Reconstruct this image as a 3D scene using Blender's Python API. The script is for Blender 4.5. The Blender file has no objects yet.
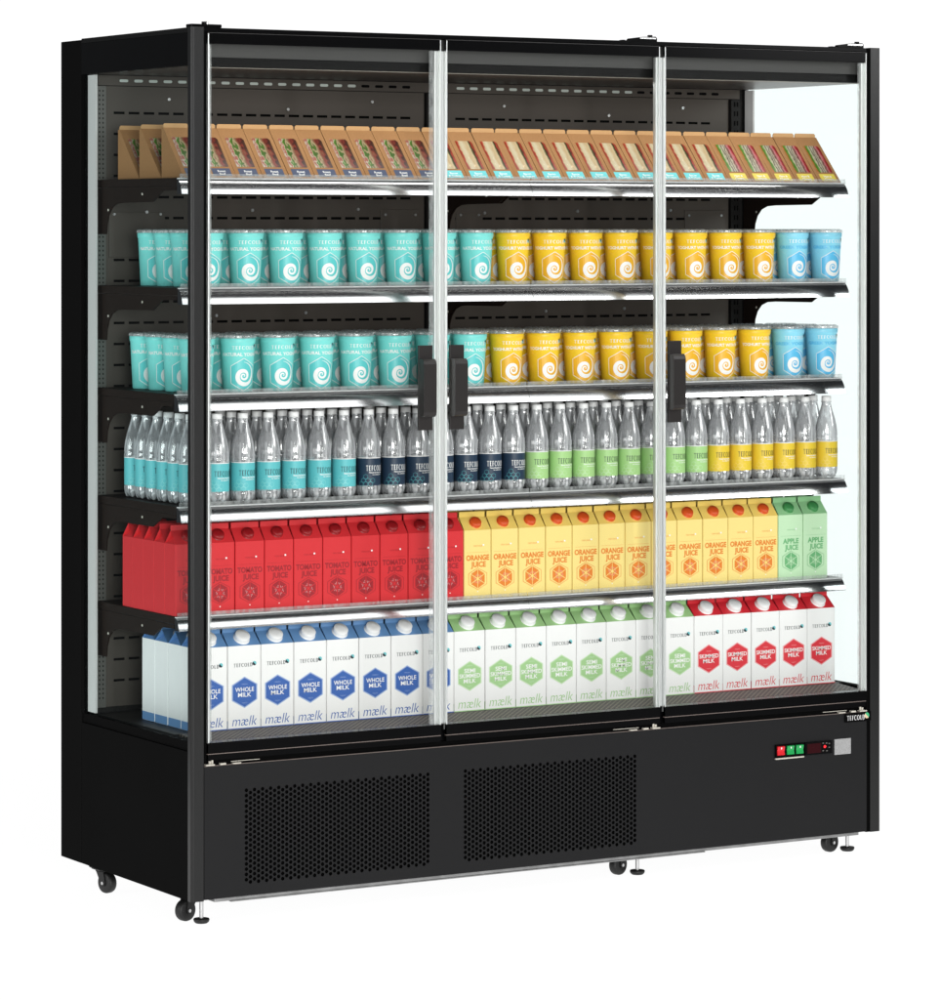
import bpy, math, random
from math import sin, cos, pi, radians
random.seed(7)
scene = bpy.context.scene
COL = scene.collection

# ------------------------------------------------------------------ camera
W, D, H = 1.860, 0.686, 1.900          # cabinet body, metres
FLOOR = -0.057
YAW = 0.5340
CAM = (-3.5175, -7.1359, 1.4604)
cam_d = bpy.data.cameras.new("camera")
cam = bpy.data.objects.new("camera", cam_d)
COL.objects.link(cam)
cam.location = CAM
cam.rotation_euler = (pi / 2, 0, -YAW)
cam_d.sensor_fit = 'HORIZONTAL'
cam_d.sensor_width = 36.0
cam_d.lens = 140.06
cam_d.shift_y = -0.288
cam_d.clip_end = 100
scene.camera = cam

# ------------------------------------------------------------------ world
world = bpy.data.worlds.new("World")
scene.world = world
world.use_nodes = True
bg = world.node_tree.nodes["Background"]
bg.inputs[0].default_value = (0.93, 0.97, 1.0, 1)
bg.inputs[1].default_value = 0.16
# added gradient: grey surroundings, darkened overhead so the chrome rails reflect dark
_wt = world.node_tree
_tc = _wt.nodes.new("ShaderNodeTexCoord"); _sp = _wt.nodes.new("ShaderNodeSeparateXYZ"); _cr = _wt.nodes.new("ShaderNodeValToRGB")
_cr.color_ramp.elements[0].position = 0.25; _cr.color_ramp.elements[0].color = (0.93, 0.97, 1.0, 1)
_cr.color_ramp.elements[1].position = 0.60; _cr.color_ramp.elements[1].color = (0.10, 0.10, 0.11, 1)
_wt.links.new(_tc.outputs["Generated"], _sp.inputs[0]); _wt.links.new(_sp.outputs[2], _cr.inputs[0]); _wt.links.new(_cr.outputs[0], bg.inputs[0])

# ------------------------------------------------------------------ lamps
def area(name, loc, target, sx, sy, power, color=(1, 1, 1)):
    l = bpy.data.lights.new(name, 'AREA')
    l.shape = 'RECTANGLE'; l.size = sx; l.size_y = sy; l.energy = power; l.color = color
    o = bpy.data.objects.new(name, l); COL.objects.link(o)
    o.location = loc
    import mathutils
    v = mathutils.Vector(target) - mathutils.Vector(loc)
    o.rotation_euler = v.to_track_quat('-Z', 'Y').to_euler()
    return o
area('key_softbox', (-2.8, -9.0, 1.50), (0.9, 0.2, 0.95), 3.6, 2.8, 505, (1, 0.995, 0.985))
area('strip_softbox', (0.1, -4.2, 1.25), (0.7, 0.2, 1.15), 0.22, 2.4, 20, (1, 1, 1))
area('strip_softbox', (1.5, -4.6, 1.25), (1.0, 0.2, 1.15), 0.22, 2.4, 20, (1, 1, 1))
area('rim_softbox', (4.62, -3.7, 2.78), (1.85, 0, 1.8), 1.1, 1.3, 44, (1, 1, 1))
area('rail_softbox', (2.30, -3.5, 3.32), (0.35, 0.1, 1.1), 0.80, 2.2, 12, (1, 1, 1))
area('rail_softbox', (3.32, -3.5, 3.32), (1.15, 0.1, 1.1), 0.85, 2.2, 12, (1, 1, 1))
area('left_softbox', (-5.0, 0.35, 1.3), (0.3, 0.3, 1.0), 2.0, 2.2, 95, (1, 1, 1))
area('canopy_led', (W / 2, 0.10, 1.808), (W / 2, 0.16, 0.3), 1.76, 0.05, 2.0, (1, 0.99, 0.96))

vs = scene.view_settings
vs.view_transform = 'Standard'; vs.look = 'None'; vs.exposure = 0; vs.gamma = 1
cy = scene.cycles
cy.max_bounces = 16; cy.transparent_max_bounces = 40; cy.glossy_bounces = 4
cy.diffuse_bounces = 4; cy.transmission_bounces = 12
cy.caustics_reflective = False; cy.caustics_refractive = False
cy.sample_clamp_indirect = 4
cy.use_denoising = True

# ------------------------------------------------------------------ materials
def srgb(r, g, b):
    f = lambda c: (c / 255 / 12.92) if c / 255 <= 0.04045 else ((c / 255 + 0.055) / 1.055) ** 2.4
    return (f(r), f(g), f(b), 1)
MATS = {}
def mat(name, col, rough=0.5, metal=0.0, spec=0.5, var=0.0, vscale=40, bump=0.0, bscale=400, emit=0.0, coat=0.0):
    m = bpy.data.materials.new(name); m.use_nodes = True
    nt = m.node_tree; p = nt.nodes["Principled BSDF"]
    p.inputs["Base Color"].default_value = col
    p.inputs["Roughness"].default_value = rough
    p.inputs["Metallic"].default_value = metal
    p.inputs["Specular IOR Level"].default_value = spec
    if coat: p.inputs["Coat Weight"].default_value = coat; p.inputs["Coat Roughness"].default_value = 0.05
    if emit:
        p.inputs["Emission Color"].default_value = col; p.inputs["Emission Strength"].default_value = emit
    tc = nt.nodes.new("ShaderNodeTexCoord")
    if var:
        n = nt.nodes.new("ShaderNodeTexNoise"); n.inputs["Scale"].default_value = vscale; n.inputs["Detail"].default_value = 4
        mr = nt.nodes.new("ShaderNodeMapRange"); mr.inputs[3].default_value = 1 - var; mr.inputs[4].default_value = 1 + var
        mx = nt.nodes.new("ShaderNodeVectorMath"); mx.operation = 'SCALE'; mx.inputs[0].default_value = col[:3]
        nt.links.new(tc.outputs["Object"], n.inputs["Vector"]); nt.links.new(n.outputs["Fac"], mr.inputs[0])
        nt.links.new(mr.outputs[0], mx.inputs["Scale"]); nt.links.new(mx.outputs[0], p.inputs["Base Color"])
    if bump:
        n = nt.nodes.new("ShaderNodeTexNoise"); n.inputs["Scale"].default_value = bscale; n.inputs["Detail"].default_value = 3
        b = nt.nodes.new("ShaderNodeBump"); b.inputs["Strength"].default_value = bump; b.inputs["Distance"].default_value = 0.001
        nt.links.new(tc.outputs["Object"], n.inputs["Vector"]); nt.links.new(n.outputs["Fac"], b.inputs["Height"])
        nt.links.new(b.outputs[0], p.inputs["Normal"])
    MATS[name] = m
    return m

mat('black_paint', srgb(16, 16, 16), 0.42, spec=0.15, var=0.10, vscale=9, bump=0.15, bscale=900)
mat('post_paint', srgb(22, 22, 22), 0.30, spec=0.38, var=0.06, vscale=6, bump=0.10, bscale=900)
mat('kick_paint', srgb(27, 27, 28), 0.42, spec=0.16, var=0.06, vscale=7, bump=0.2, bscale=1100)
mat('side_paint', srgb(22, 22, 22), 0.9, spec=0.0, var=0.10, vscale=4, bump=0.15, bscale=900)
mat('gloss_black', srgb(7, 7, 8), 0.20, spec=0.06, var=0.3, vscale=14)
mat('deep_black', srgb(6, 6, 6), 0.8, spec=0.05)
mat('grey_canopy', srgb(70, 70, 69), 0.5, spec=0.3, var=0.03, vscale=5)
mat('back_grey', srgb(80, 73, 67), 0.5, spec=0.35, var=0.07, vscale=5, bump=0.1, bscale=700)
mat('upright_dark', srgb(26, 24, 23), 0.5, spec=0.2)
mat('shelf_brown', srgb(30, 20, 15), 0.55, spec=0.12, var=0.1)
mat('ceiling_brown', srgb(70, 62, 58), 0.35, spec=0.4, var=0.1, vscale=4)
mat('chrome', (0.82, 0.82, 0.84, 1), 0.20, metal=1.0)
mat('rail_dark', srgb(52, 50, 54), 0.30, metal=0.6, spec=0.5)
mat('rail_white', srgb(235, 235, 235), 0.35, spec=0.5)
mat('channel_steel', (0.30, 0.30, 0.30, 1), 0.4, metal=0.8, var=0.5, vscale=25)
mat('steel', (0.62, 0.62, 0.62, 1), 0.28, metal=1.0)
mat('seal_white', (0.68, 0.70, 0.69, 1), 0.34, metal=0.65)
mat('line_grey', srgb(52, 50, 50), 0.4)
mat('line_pale', srgb(120, 108, 102), 0.4)
mat('seal_grey', srgb(96, 94, 90), 0.3, spec=0.5)
mat('rubber', srgb(22, 22, 22), 0.5, spec=0.4)
mat('pale_metal', srgb(205, 200, 188), 0.4, spec=0.5)
mat('handle_grey', srgb(40, 37, 36), 0.34, spec=0.35, var=0.06, vscale=30)
mat('red_switch', srgb(205, 25, 35), 0.25, spec=0.5, emit=0.15)
mat('green_switch', srgb(20, 150, 75), 0.25, spec=0.5, emit=0.15)
mat('display_dark', srgb(46, 6, 12), 0.2, spec=0.08)
mat('red_led', srgb(255, 30, 40), 0.3, emit=1.0)
mat('sticker', srgb(158, 158, 158), 0.5, var=0.5, vscale=500)
mat('logo_white', srgb(235, 235, 235), 0.5)
mat('logo_green', srgb(60, 175, 120), 0.5)
mat('logo_beige', srgb(225, 200, 165), 0.5)
mat('logo_teal', srgb(110, 200, 205), 0.5)
mat('slot_painted_light', srgb(205, 212, 205), 0.4)
mat('led_diffuser', (0.50, 0.49, 0.48, 1), 0.4, emit=0.22)
mat('dark_text', srgb(22, 36, 46), 0.6)
mat('white_print', srgb(248, 248, 246), 0.5)
# products
mat('kraft', srgb(160, 118, 78), 0.75, spec=0.2, var=0.10, vscale=220, bump=0.2, bscale=500)
mat('kraft_light', srgb(186, 146, 102), 0.75, spec=0.2, var=0.08, vscale=220)
mat('navy_label', srgb(58, 70, 100), 0.5)
mat('cyan_label', srgb(104, 205, 210), 0.5)
mat('yellow_label', srgb(225, 205, 85), 0.5)
mat('teal_cup', srgb(130, 230, 224), 0.35, spec=0.4, var=0.03)
mat('orange_cup', srgb(255, 212, 48), 0.35, spec=0.4, var=0.03)
mat('blue_cup', srgb(148, 226, 250), 0.35, spec=0.4, var=0.03)
mat('teal_deep', srgb(96, 208, 208), 0.35)
mat('orange_deep', srgb(244, 184, 36), 0.35)
mat('blue_deep', srgb(95, 195, 240), 0.35)
mat('teal_faint', srgb(150, 224, 220), 0.35)
mat('orange_faint', srgb(246, 206, 90), 0.35)
mat('blue_faint', srgb(165, 224, 244), 0.35)
mat('teal_label', srgb(98, 194, 200), 0.45, spec=0.4)
mat('navy_wrap', srgb(34, 54, 76), 0.45, spec=0.4)
mat('green_wrap', srgb(170, 214, 140), 0.45, spec=0.4)
mat('gold_wrap', srgb(236, 204, 60), 0.45, spec=0.4)
mat('cap_white', srgb(246, 246, 246), 0.4, spec=0.4)
mat('tomato', srgb(216, 48, 54), 0.42, spec=0.35, var=0.03)
mat('tomato_dark', srgb(160, 22, 34), 0.42)
mat('tomato_cap', srgb(150, 22, 28), 0.35)
mat('orange_juice', srgb(246, 222, 138), 0.42, spec=0.35, var=0.02)
mat('orange_roof', srgb(248, 214, 110), 0.42, spec=0.35)
mat('orange_print', srgb(232, 132, 44), 0.42)
mat('orange_cap', srgb(220, 84, 32), 0.35)
mat('apple', srgb(196, 230, 190), 0.42, spec=0.35, var=0.02)
mat('apple_roof', srgb(150, 206, 150), 0.42)
mat('apple_print', srgb(108, 178, 120), 0.42)
mat('apple_cap', srgb(66, 142, 80), 0.35)
mat('milk_white', srgb(244, 244, 243), 0.45, spec=0.35, var=0.015)
mat('whole_blue', srgb(104, 148, 198), 0.42)
mat('whole_print', srgb(52, 98, 176), 0.42)
mat('whole_edge', srgb(160, 182, 222), 0.42)
mat('semi_green', srgb(164, 208, 142), 0.42)
mat('semi_print', srgb(166, 208, 146), 0.42)
mat('semi_edge', srgb(208, 230, 196), 0.42)
mat('skim_red', srgb(222, 44, 56), 0.42)
mat('skim_print', srgb(222, 52, 64), 0.42)
mat('skim_edge', srgb(240, 170, 172), 0.42)

def clearmat(name, tint, refl=0.6, rough=0.02, ior=1.45, base=0.0, bumpribs=0.0):
    m = bpy.data.materials.new(name); m.use_nodes = True
    nt = m.node_tree; nt.nodes.clear(); N = nt.nodes.new; L = nt.links.new
    out = N("ShaderNodeOutputMaterial"); mix = N("ShaderNodeMixShader")
    tr = N("ShaderNodeBsdfTransparent"); tr.inputs[0].default_value = (*tint, 1)
    gl = N("ShaderNodeBsdfGlossy"); gl.inputs["Roughness"].default_value = rough
    fr = N("ShaderNodeFresnel"); fr.inputs[0].default_value = ior
    ma = N("ShaderNodeMath"); ma.operation = 'MULTIPLY_ADD'; ma.inputs[1].default_value = refl; ma.inputs[2].default_value = base
    if bumpribs:
        tc = N("ShaderNodeTexCoord"); w = N("ShaderNodeTexNoise"); w.inputs["Scale"].default_value = 60; w.inputs["Detail"].default_value = 1
        mp = N("ShaderNodeMapping"); mp.inputs["Scale"].default_value = (1, 1, 0.12)
        b = N("ShaderNodeBump"); b.inputs["Strength"].default_value = bumpribs; b.inputs["Distance"].default_value = 0.004
        L(tc.outputs["Object"], mp.inputs[0]); L(mp.outputs[0], w.inputs["Vector"]); L(w.outputs["Fac"], b.inputs["Height"])
        L(b.outputs[0], gl.inputs["Normal"]); L(b.outputs[0], fr.inputs["Normal"])
    L(fr.outputs[0], ma.inputs[0]); L(ma.outputs[0], mix.inputs[0]); L(tr.outputs[0], mix.inputs[1]); L(gl.outputs[0], mix.inputs[2])
    L(mix.outputs[0], out.inputs[0]); MATS[name] = m
    return m
def hazymat(name, haze, edge):
    m = bpy.data.materials.new(name); m.use_nodes = True
    nt = m.node_tree; nt.nodes.clear(); N = nt.nodes.new; L = nt.links.new
    out = N("ShaderNodeOutputMaterial"); mix = N("ShaderNodeMixShader"); mix2 = N("ShaderNodeMixShader")
    tr = N("ShaderNodeBsdfTransparent"); tr.inputs[0].default_value = (0.95, 0.96, 0.96, 1)
    df = N("ShaderNodeBsdfDiffuse"); df.inputs[0].default_value = (0.9, 0.92, 0.92, 1)
    gs = N("ShaderNodeBsdfGlossy"); gs.inputs["Roughness"].default_value = 0.08
    tc = N("ShaderNodeTexCoord"); n = N("ShaderNodeTexNoise"); n.inputs["Scale"].default_value = 140
    mp = N("ShaderNodeMapping"); mp.inputs["Scale"].default_value = (1, 1, 0.3)
    mr = N("ShaderNodeMapRange"); mr.inputs[1].default_value = 0.35; mr.inputs[2].default_value = 0.65
    mr.inputs[3].default_value = max(0.0, haze - edge); mr.inputs[4].default_value = haze + edge
    L(tc.outputs["Object"], mp.inputs[0]); L(mp.outputs[0], n.inputs["Vector"]); L(n.outputs["Fac"], mr.inputs[0]); L(mr.outputs[0], mix.inputs[0])
    mix2.inputs[0].default_value = 0.35; L(df.outputs[0], mix2.inputs[1]); L(gs.outputs[0], mix2.inputs[2])
    L(tr.outputs[0], mix.inputs[1]); L(mix2.outputs[0], mix.inputs[2]); L(mix.outputs[0], out.inputs[0]); MATS[name] = m
clearmat('door_glass', (0.99, 0.995, 0.99), 0.06)
clearmat('side_glass', (0.965, 0.999, 0.997), 0.03)
hazymat('clear_lip', 0.22, 0.1)
hazymat('lid_plastic', 0.38, 0.25)

def bottlemat():
    """Thin clear plastic full of water: part refracting, part straight see-through."""
    m = bpy.data.materials.new('bottle_plastic'); m.use_nodes = True
    nt = m.node_tree; nt.nodes.clear(); N = nt.nodes.new; L = nt.links.new
    out = N("ShaderNodeOutputMaterial"); mix = N("ShaderNodeMixShader"); mix2 = N("ShaderNodeMixShader")
    tr = N("ShaderNodeBsdfTransparent"); tr.inputs[0].default_value = (0.96, 0.97, 0.99, 1)
    gs = N("ShaderNodeBsdfGlass"); gs.inputs["Roughness"].default_value = 0.02; gs.inputs["IOR"].default_value = 1.33
    gl = N("ShaderNodeBsdfGlossy"); gl.inputs["Roughness"].default_value = 0.13
    df = N("ShaderNodeBsdfDiffuse"); df.inputs[0].default_value = (0.90, 0.92, 0.95, 1)
    mix3 = N("ShaderNodeMixShader"); mix3.inputs[0].default_value = 0.52
    tc = N("ShaderNodeTexCoord"); mp = N("ShaderNodeMapping"); mp.inputs["Scale"].default_value = (1, 1, 0.03)
    n = N("ShaderNodeTexNoise"); n.inputs["Scale"].default_value = 95; n.inputs["Detail"].default_value = 1
    b = N("ShaderNodeBump"); b.inputs["Strength"].default_value = 0.6; b.inputs["Distance"].default_value = 0.004
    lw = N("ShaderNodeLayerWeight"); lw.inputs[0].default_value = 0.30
    L(tc.outputs["Object"], mp.inputs[0]); L(mp.outputs[0], n.inputs["Vector"]); L(n.outputs["Fac"], b.inputs["Height"])
    for k in (gs, gl, lw): L(b.outputs[0], k.inputs["Normal"])
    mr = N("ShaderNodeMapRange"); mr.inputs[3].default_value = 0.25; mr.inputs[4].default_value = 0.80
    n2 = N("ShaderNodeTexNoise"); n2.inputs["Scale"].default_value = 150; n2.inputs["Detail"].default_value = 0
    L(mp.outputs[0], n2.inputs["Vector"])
    st = N("ShaderNodeMapRange"); st.inputs[1].default_value = 0.46; st.inputs[2].default_value = 0.64; st.inputs[3].default_value = 0.0; st.inputs[4].default_value = 0.50  # whitish vertical streaks painted in as highlights on the plastic
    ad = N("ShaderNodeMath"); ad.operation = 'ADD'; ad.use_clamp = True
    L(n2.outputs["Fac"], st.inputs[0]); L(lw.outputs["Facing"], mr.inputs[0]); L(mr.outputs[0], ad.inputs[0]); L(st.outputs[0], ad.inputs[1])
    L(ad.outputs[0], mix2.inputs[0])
    L(gl.outputs[0], mix3.inputs[1]); L(df.outputs[0], mix3.inputs[2])
    mix.inputs[0].default_value = 0.55
    L(tr.outputs[0], mix.inputs[1]); L(gs.outputs[0], mix.inputs[2])
    L(mix.outputs[0], mix2.inputs[1]); L(mix3.outputs[0], mix2.inputs[2]); L(mix2.outputs[0], out.inputs[0])
    MATS['bottle_plastic'] = m
bottlemat()

def foodmat(name, ramp, scale, distort, speck):
    """Printed food picture: colour bands across the picture, broken up by noise."""
    m = bpy.data.materials.new(name); m.use_nodes = True
    nt = m.node_tree; p = nt.nodes["Principled BSDF"]; N = nt.nodes.new; L = nt.links.new
    p.inputs["Roughness"].default_value = 0.3
    tc = N("ShaderNodeUVMap"); sep = N("ShaderNodeSeparateXYZ"); L(tc.outputs[0], sep.inputs[0])
    n = N("ShaderNodeTexNoise"); n.inputs["Scale"].default_value = scale; n.inputs["Detail"].default_value = 5
    L(tc.outputs[0], n.inputs["Vector"])
    a = N("ShaderNodeMath"); a.operation = 'SUBTRACT'; a.inputs[1].default_value = 0.5; L(n.outputs["Fac"], a.inputs[0])
    c = N("ShaderNodeMath"); c.operation = 'MULTIPLY_ADD'; c.inputs[1].default_value = distort
    L(a.outputs[0], c.inputs[0]); L(sep.outputs[0], c.inputs[2])
    cr = N("ShaderNodeValToRGB"); els = cr.color_ramp.elements
    els[0].position = ramp[0][0]; els[0].color = ramp[0][1]; els[1].position = ramp[-1][0]; els[1].color = ramp[-1][1]
    for pos, colr in ramp[1:-1]:
        e = els.new(pos); e.color = colr
    L(c.outputs[0], cr.inputs[0])
    v = N("ShaderNodeTexVoronoi"); v.inputs["Scale"].default_value = speck; v.inputs["Detail"].default_value = 2.0; L(tc.outputs[0], v.inputs["Vector"])
    vr = N("ShaderNodeMapRange"); vr.inputs[1].default_value = 0.05; vr.inputs[2].default_value = 0.6
    vr.inputs[3].default_value = 1.25; vr.inputs[4].default_value = 0.55; L(v.outputs["Distance"], vr.inputs[0])
    mu = N("ShaderNodeVectorMath"); mu.operation = 'SCALE'
    L(cr.outputs[0], mu.inputs[0]); L(vr.outputs[0], mu.inputs["Scale"]); L(mu.outputs[0], p.inputs["Base Color"])
    MATS[name] = m
S = srgb
foodmat('beef_picture', [(0, S(228, 214, 196)), (0.10, S(190, 70, 50)), (0.17, S(232, 222, 200)), (0.24, S(110, 160, 50)), (0.36, S(70, 110, 35)),
        (0.44, S(215, 190, 150)), (0.62, S(150, 110, 78)), (0.74, S(165, 70, 55)), (0.86, S(60, 35, 30)), (1, S(110, 70, 50))], 5, 0.9, 11)
foodmat('turkey_picture', [(0, S(170, 50, 35)), (0.10, S(205, 80, 50)), (0.17, S(240, 222, 180)), (0.4, S(250, 236, 200)), (0.55, S(232, 200, 150)), (0.70, S(244, 220, 176)),
        (0.78, S(90, 100, 40)), (0.86, S(60, 45, 30)), (0.93, S(200, 70, 50)), (1, S(150, 60, 40))], 4, 0.35, 6)
foodmat('ham_picture', [(0, S(230, 120, 60)), (0.10, S(95, 150, 50)), (0.20, S(110, 165, 60)), (0.28, S(240, 232, 200)), (0.38, S(70, 50, 35)),
        (0.44, S(244, 236, 208)), (0.52, S(80, 55, 35)), (0.58, S(240, 228, 200)), (0.68, S(120, 40, 40)), (0.78, S(232, 160, 160)), (0.9, S(205, 50, 60)), (1, S(150, 40, 45))], 6, 0.30, 16)

def gridmat():
    m = bpy.data.materials.new('deck_mesh'); m.use_nodes = True
    nt = m.node_tree; p = nt.nodes["Principled BSDF"]; N = nt.nodes.new; L = nt.links.new
    p.inputs["Roughness"].default_value = 0.5
    tc = N("ShaderNodeTexCoord"); mp = N("ShaderNodeMapping"); mp.inputs["Rotation"].default_value = (0, 0, radians(45))
    mp.inputs["Scale"].default_value = (100, 100, 1)
    v = N("ShaderNodeTexVoronoi"); v.inputs["Randomness"].default_value = 0.0; v.inputs["Scale"].default_value = 1
    v.distance = 'EUCLIDEAN'; v.voronoi_dimensions = '2D'
    r = N("ShaderNodeMath"); r.operation = 'GREATER_THAN'; r.inputs[1].default_value = 0.42
    mx = N("ShaderNodeMix"); mx.data_type = 'RGBA'
    mx.inputs[6].default_value = srgb(14, 12, 11); mx.inputs[7].default_value = srgb(128, 116, 105)
    L(tc.outputs["Object"], mp.inputs[0]); L(mp.outputs[0], v.inputs["Vector"]); L(v.outputs["Distance"], r.inputs[0])
    L(r.outputs[0], mx.inputs[0]); L(mx.outputs[2], p.inputs["Base Color"])
    MATS['deck_mesh'] = m
gridmat()
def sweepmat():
    m = bpy.data.materials.new('glowing_white'); m.use_nodes = True
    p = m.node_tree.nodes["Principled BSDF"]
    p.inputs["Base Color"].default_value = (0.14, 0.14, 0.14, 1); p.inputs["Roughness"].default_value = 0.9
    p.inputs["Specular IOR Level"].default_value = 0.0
    p.inputs["Emission Color"].default_value = (1, 1, 1, 1); p.inputs["Emission Strength"].default_value = 0.97  # added glow keeps the ground white and lifts the shade under the cabinet
    MATS['glowing_white'] = m
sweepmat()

# ------------------------------------------------------------------ mesh builder
class MB:
    def __init__(s): s.v = []; s.f = []; s.m = []; s.names = []; s.uv = {}; s.smooth = []
    def mi(s, name):
        if name not in s.names: s.names.append(name)
        return s.names.index(name)
    def face(s, pts, m, uv=None, smooth=False):
        b = len(s.v); s.v += [tuple(p) for p in pts]; s.f.append(tuple(range(b, b + len(pts)))); s.m.append(s.mi(m)); s.smooth.append(smooth)
        if uv: s.uv[len(s.f) - 1] = uv
    def mesh(s, verts, faces, m, smooth=False):
        b = len(s.v); s.v += [tuple(p) for p in verts]; k = s.mi(m)
        for f in faces: s.f.append(tuple(i + b for i in f)); s.m.append(k); s.smooth.append(smooth)
        return s
    def box(s, x0, x1, y0, y1, z0, z1, m, bev=0.0):
        if bev <= 0:
            vs = [(x, y, z) for x in (x0, x1) for y in (y0, y1) for z in (z0, z1)]
            return s.mesh(vs, [(0, 1, 3, 2), (4, 6, 7, 5), (0, 4, 5, 1), (2, 3, 7, 6), (0, 2, 6, 4), (1, 5, 7, 3)], m)
        import bmesh
        bm = bmesh.new(); bmesh.ops.create_cube(bm, size=1)
        for v in bm.verts: v.co = ((x0 + x1) / 2 + v.co.x * (x1 - x0), (y0 + y1) / 2 + v.co.y * (y1 - y0), (z0 + z1) / 2 + v.co.z * (z1 - z0))
        bmesh.ops.bevel(bm, geom=bm.edges[:], offset=bev, segments=2, affect='EDGES', profile=0.6)
        bm.verts.ensure_lookup_table(); bm.verts.index_update()
        s.mesh([v.co[:] for v in bm.verts], [tuple(v.index for v in f.verts) for f in bm.faces], m); bm.free()
        return s
    def prism(s, prof, a0, a1, m, axis='x', smooth=False):
        """closed 2-D outline extruded; axis x: outline is (y,z); axis y: outline is (x,z); axis z: (x,y)"""
        n = len(prof)
        def P(p, a): return (a, p[0], p[1]) if axis == 'x' else (p[0], a, p[1]) if axis == 'y' else (p[0], p[1], a)
        vs = [P(p, a0) for p in prof] + [P(p, a1) for p in prof]
        s.mesh(vs, [(i, (i + 1) % n, (i + 1) % n + n, i + n) for i in range(n)], m, smooth)
        s.mesh(vs, [tuple(range(n))[::-1], tuple(range(n, 2 * n))], m)
        return s
    def lathe(s, prof, m, c=(0, 0), seg=28, z0=0, cap=True, smooth=True):
        n = len(prof)
        vs = [(c[0] + r * cos(2 * pi * k / seg), c[1] + r * sin(2 * pi * k / seg), z0 + z) for r, z in prof for k in range(seg)]
        fs = [(i * seg + k, i * seg + (k + 1) % seg, (i + 1) * seg + (k + 1) % seg, (i + 1) * seg + k) for i in range(n - 1) for k in range(seg)]
        s.mesh(vs, fs, m, smooth)
        if cap:
            s.mesh(vs[:seg], [tuple(range(seg))[::-1]], m); s.mesh(vs[-seg:], [tuple(range(seg))], m)
        return s
    def cyl(s, a, b, r, m, seg=16, smooth=True):
        import mathutils
        a = mathutils.Vector(a); b = mathutils.Vector(b); q = (b - a).to_track_quat('Z', 'Y'); l = (b - a).length
        t = [(r * cos(2 * pi * k / seg), r * sin(2 * pi * k / seg)) for k in range(seg)]
        vs = [(a + q @ mathutils.Vector((x, y, z)))[:] for z in (0, l) for x, y in t]
        s.mesh(vs, [(k, (k + 1) % seg, seg + (k + 1) % seg, seg + k) for k in range(seg)], m, smooth)
        s.mesh(vs, [tuple(range(seg))[::-1], tuple(range(seg, 2 * seg))], m)
        return s
    def poly2(s, pts, fn, m): s.face([fn(*p) for p in pts], m)
    def text(s, txt, size, cx, cy_, fn, m, off=0.0, shear=0.0, width=None, stretch=1.0):
        vs, fs = textmesh(txt, off, shear)
        xs = [v[0] for v in vs]; ys = [v[1] for v in vs]; w = max(xs) - min(xs); x0 = (max(xs) + min(xs)) / 2; ym = 0.36
        sx = size * stretch if width is None else width / w
        s.mesh([fn(cx + (x - x0) * sx, cy_ + (y - ym) * size) for x, y in vs], fs, m)
    def logo(s, h, cx, cy_, fn, m, ball=None, width=None):
        vs, fs, w = logomesh()
        k = h if width is None else width / w
        s.mesh([fn(cx + (x - w / 2) * k, cy_ + (y - 0.5) * h) for x, y in vs], fs, m)
        if ball:
            r = h * 0.62; bx = cx + w / 2 * k + r * 0.95; by = cy_ + h * 0.30
            c1 = [(bx + r * cos(a), by + r * sin(a)) for a in [2 * pi * i / 14 for i in range(14)]]
            s.poly2(c1, fn, ball[0])
            c2 = [(bx + r * cos(a) * 1.0, by + r * sin(a)) for a in [radians(135 + 180 * i / 8) for i in range(9)]]
            f2 = lambda u, v: tuple(a + b for a, b in zip(fn(u, v), EPS(fn, u, v)))
            s.poly2(c2, f2, ball[1])
    def build(s, name, parent=None, loc=None):
        me = bpy.data.meshes.new(name); me.from_pydata(s.v, [], s.f); me.update()
        for n in s.names: me.materials.append(MATS[n])
        me.polygons.foreach_set("material_index", s.m); me.polygons.foreach_set("use_smooth", s.smooth)
        if s.uv:
            uv = me.uv_layers.new(name="UVMap")
            for i, co in s.uv.items():
                for k, li in enumerate(me.polygons[i].loop_indices): uv.data[li].uv = co[k]
        o = bpy.data.objects.new(name, me); COL.objects.link(o)
        if parent: o.parent = parent
        if loc: o.location = loc
        return o
def EPS(fn, u, v):
    # tiny push along the print surface's outward normal
    p = fn(u, v); a = fn(u + 1e-4, v); b = fn(u, v + 1e-4)
    ax = [a[i] - p[i] for i in range(3)]; bx = [b[i] - p[i] for i in range(3)]
    n = (ax[1] * bx[2] - ax[2] * bx[1], ax[2] * bx[0] - ax[0] * bx[2], ax[0] * bx[1] - ax[1] * bx[0])
    l = math.sqrt(sum(c * c for c in n)) or 1
    return [c / l * 0.0002 for c in n]
_tc = {}
def textmesh(txt, off=0.0, shear=0.0):
    k = (txt, off, shear)
    if k in _tc: return _tc[k]
    c = bpy.data.curves.new('t', 'FONT'); c.body = txt; c.offset = off; c.shear = shear; c.resolution_u = 3; c.align_x = 'CENTER'
    o = bpy.data.objects.new('t', c)
    me = bpy.data.meshes.new_from_object(o)
    r = ([(v.co.x, v.co.y) for v in me.vertices], [tuple(p.vertices) for p in me.polygons])
    bpy.data.objects.remove(o); bpy.data.curves.remove(c); bpy.data.meshes.remove(me)
    _tc[k] = r
    return r
_lg = []
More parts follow.
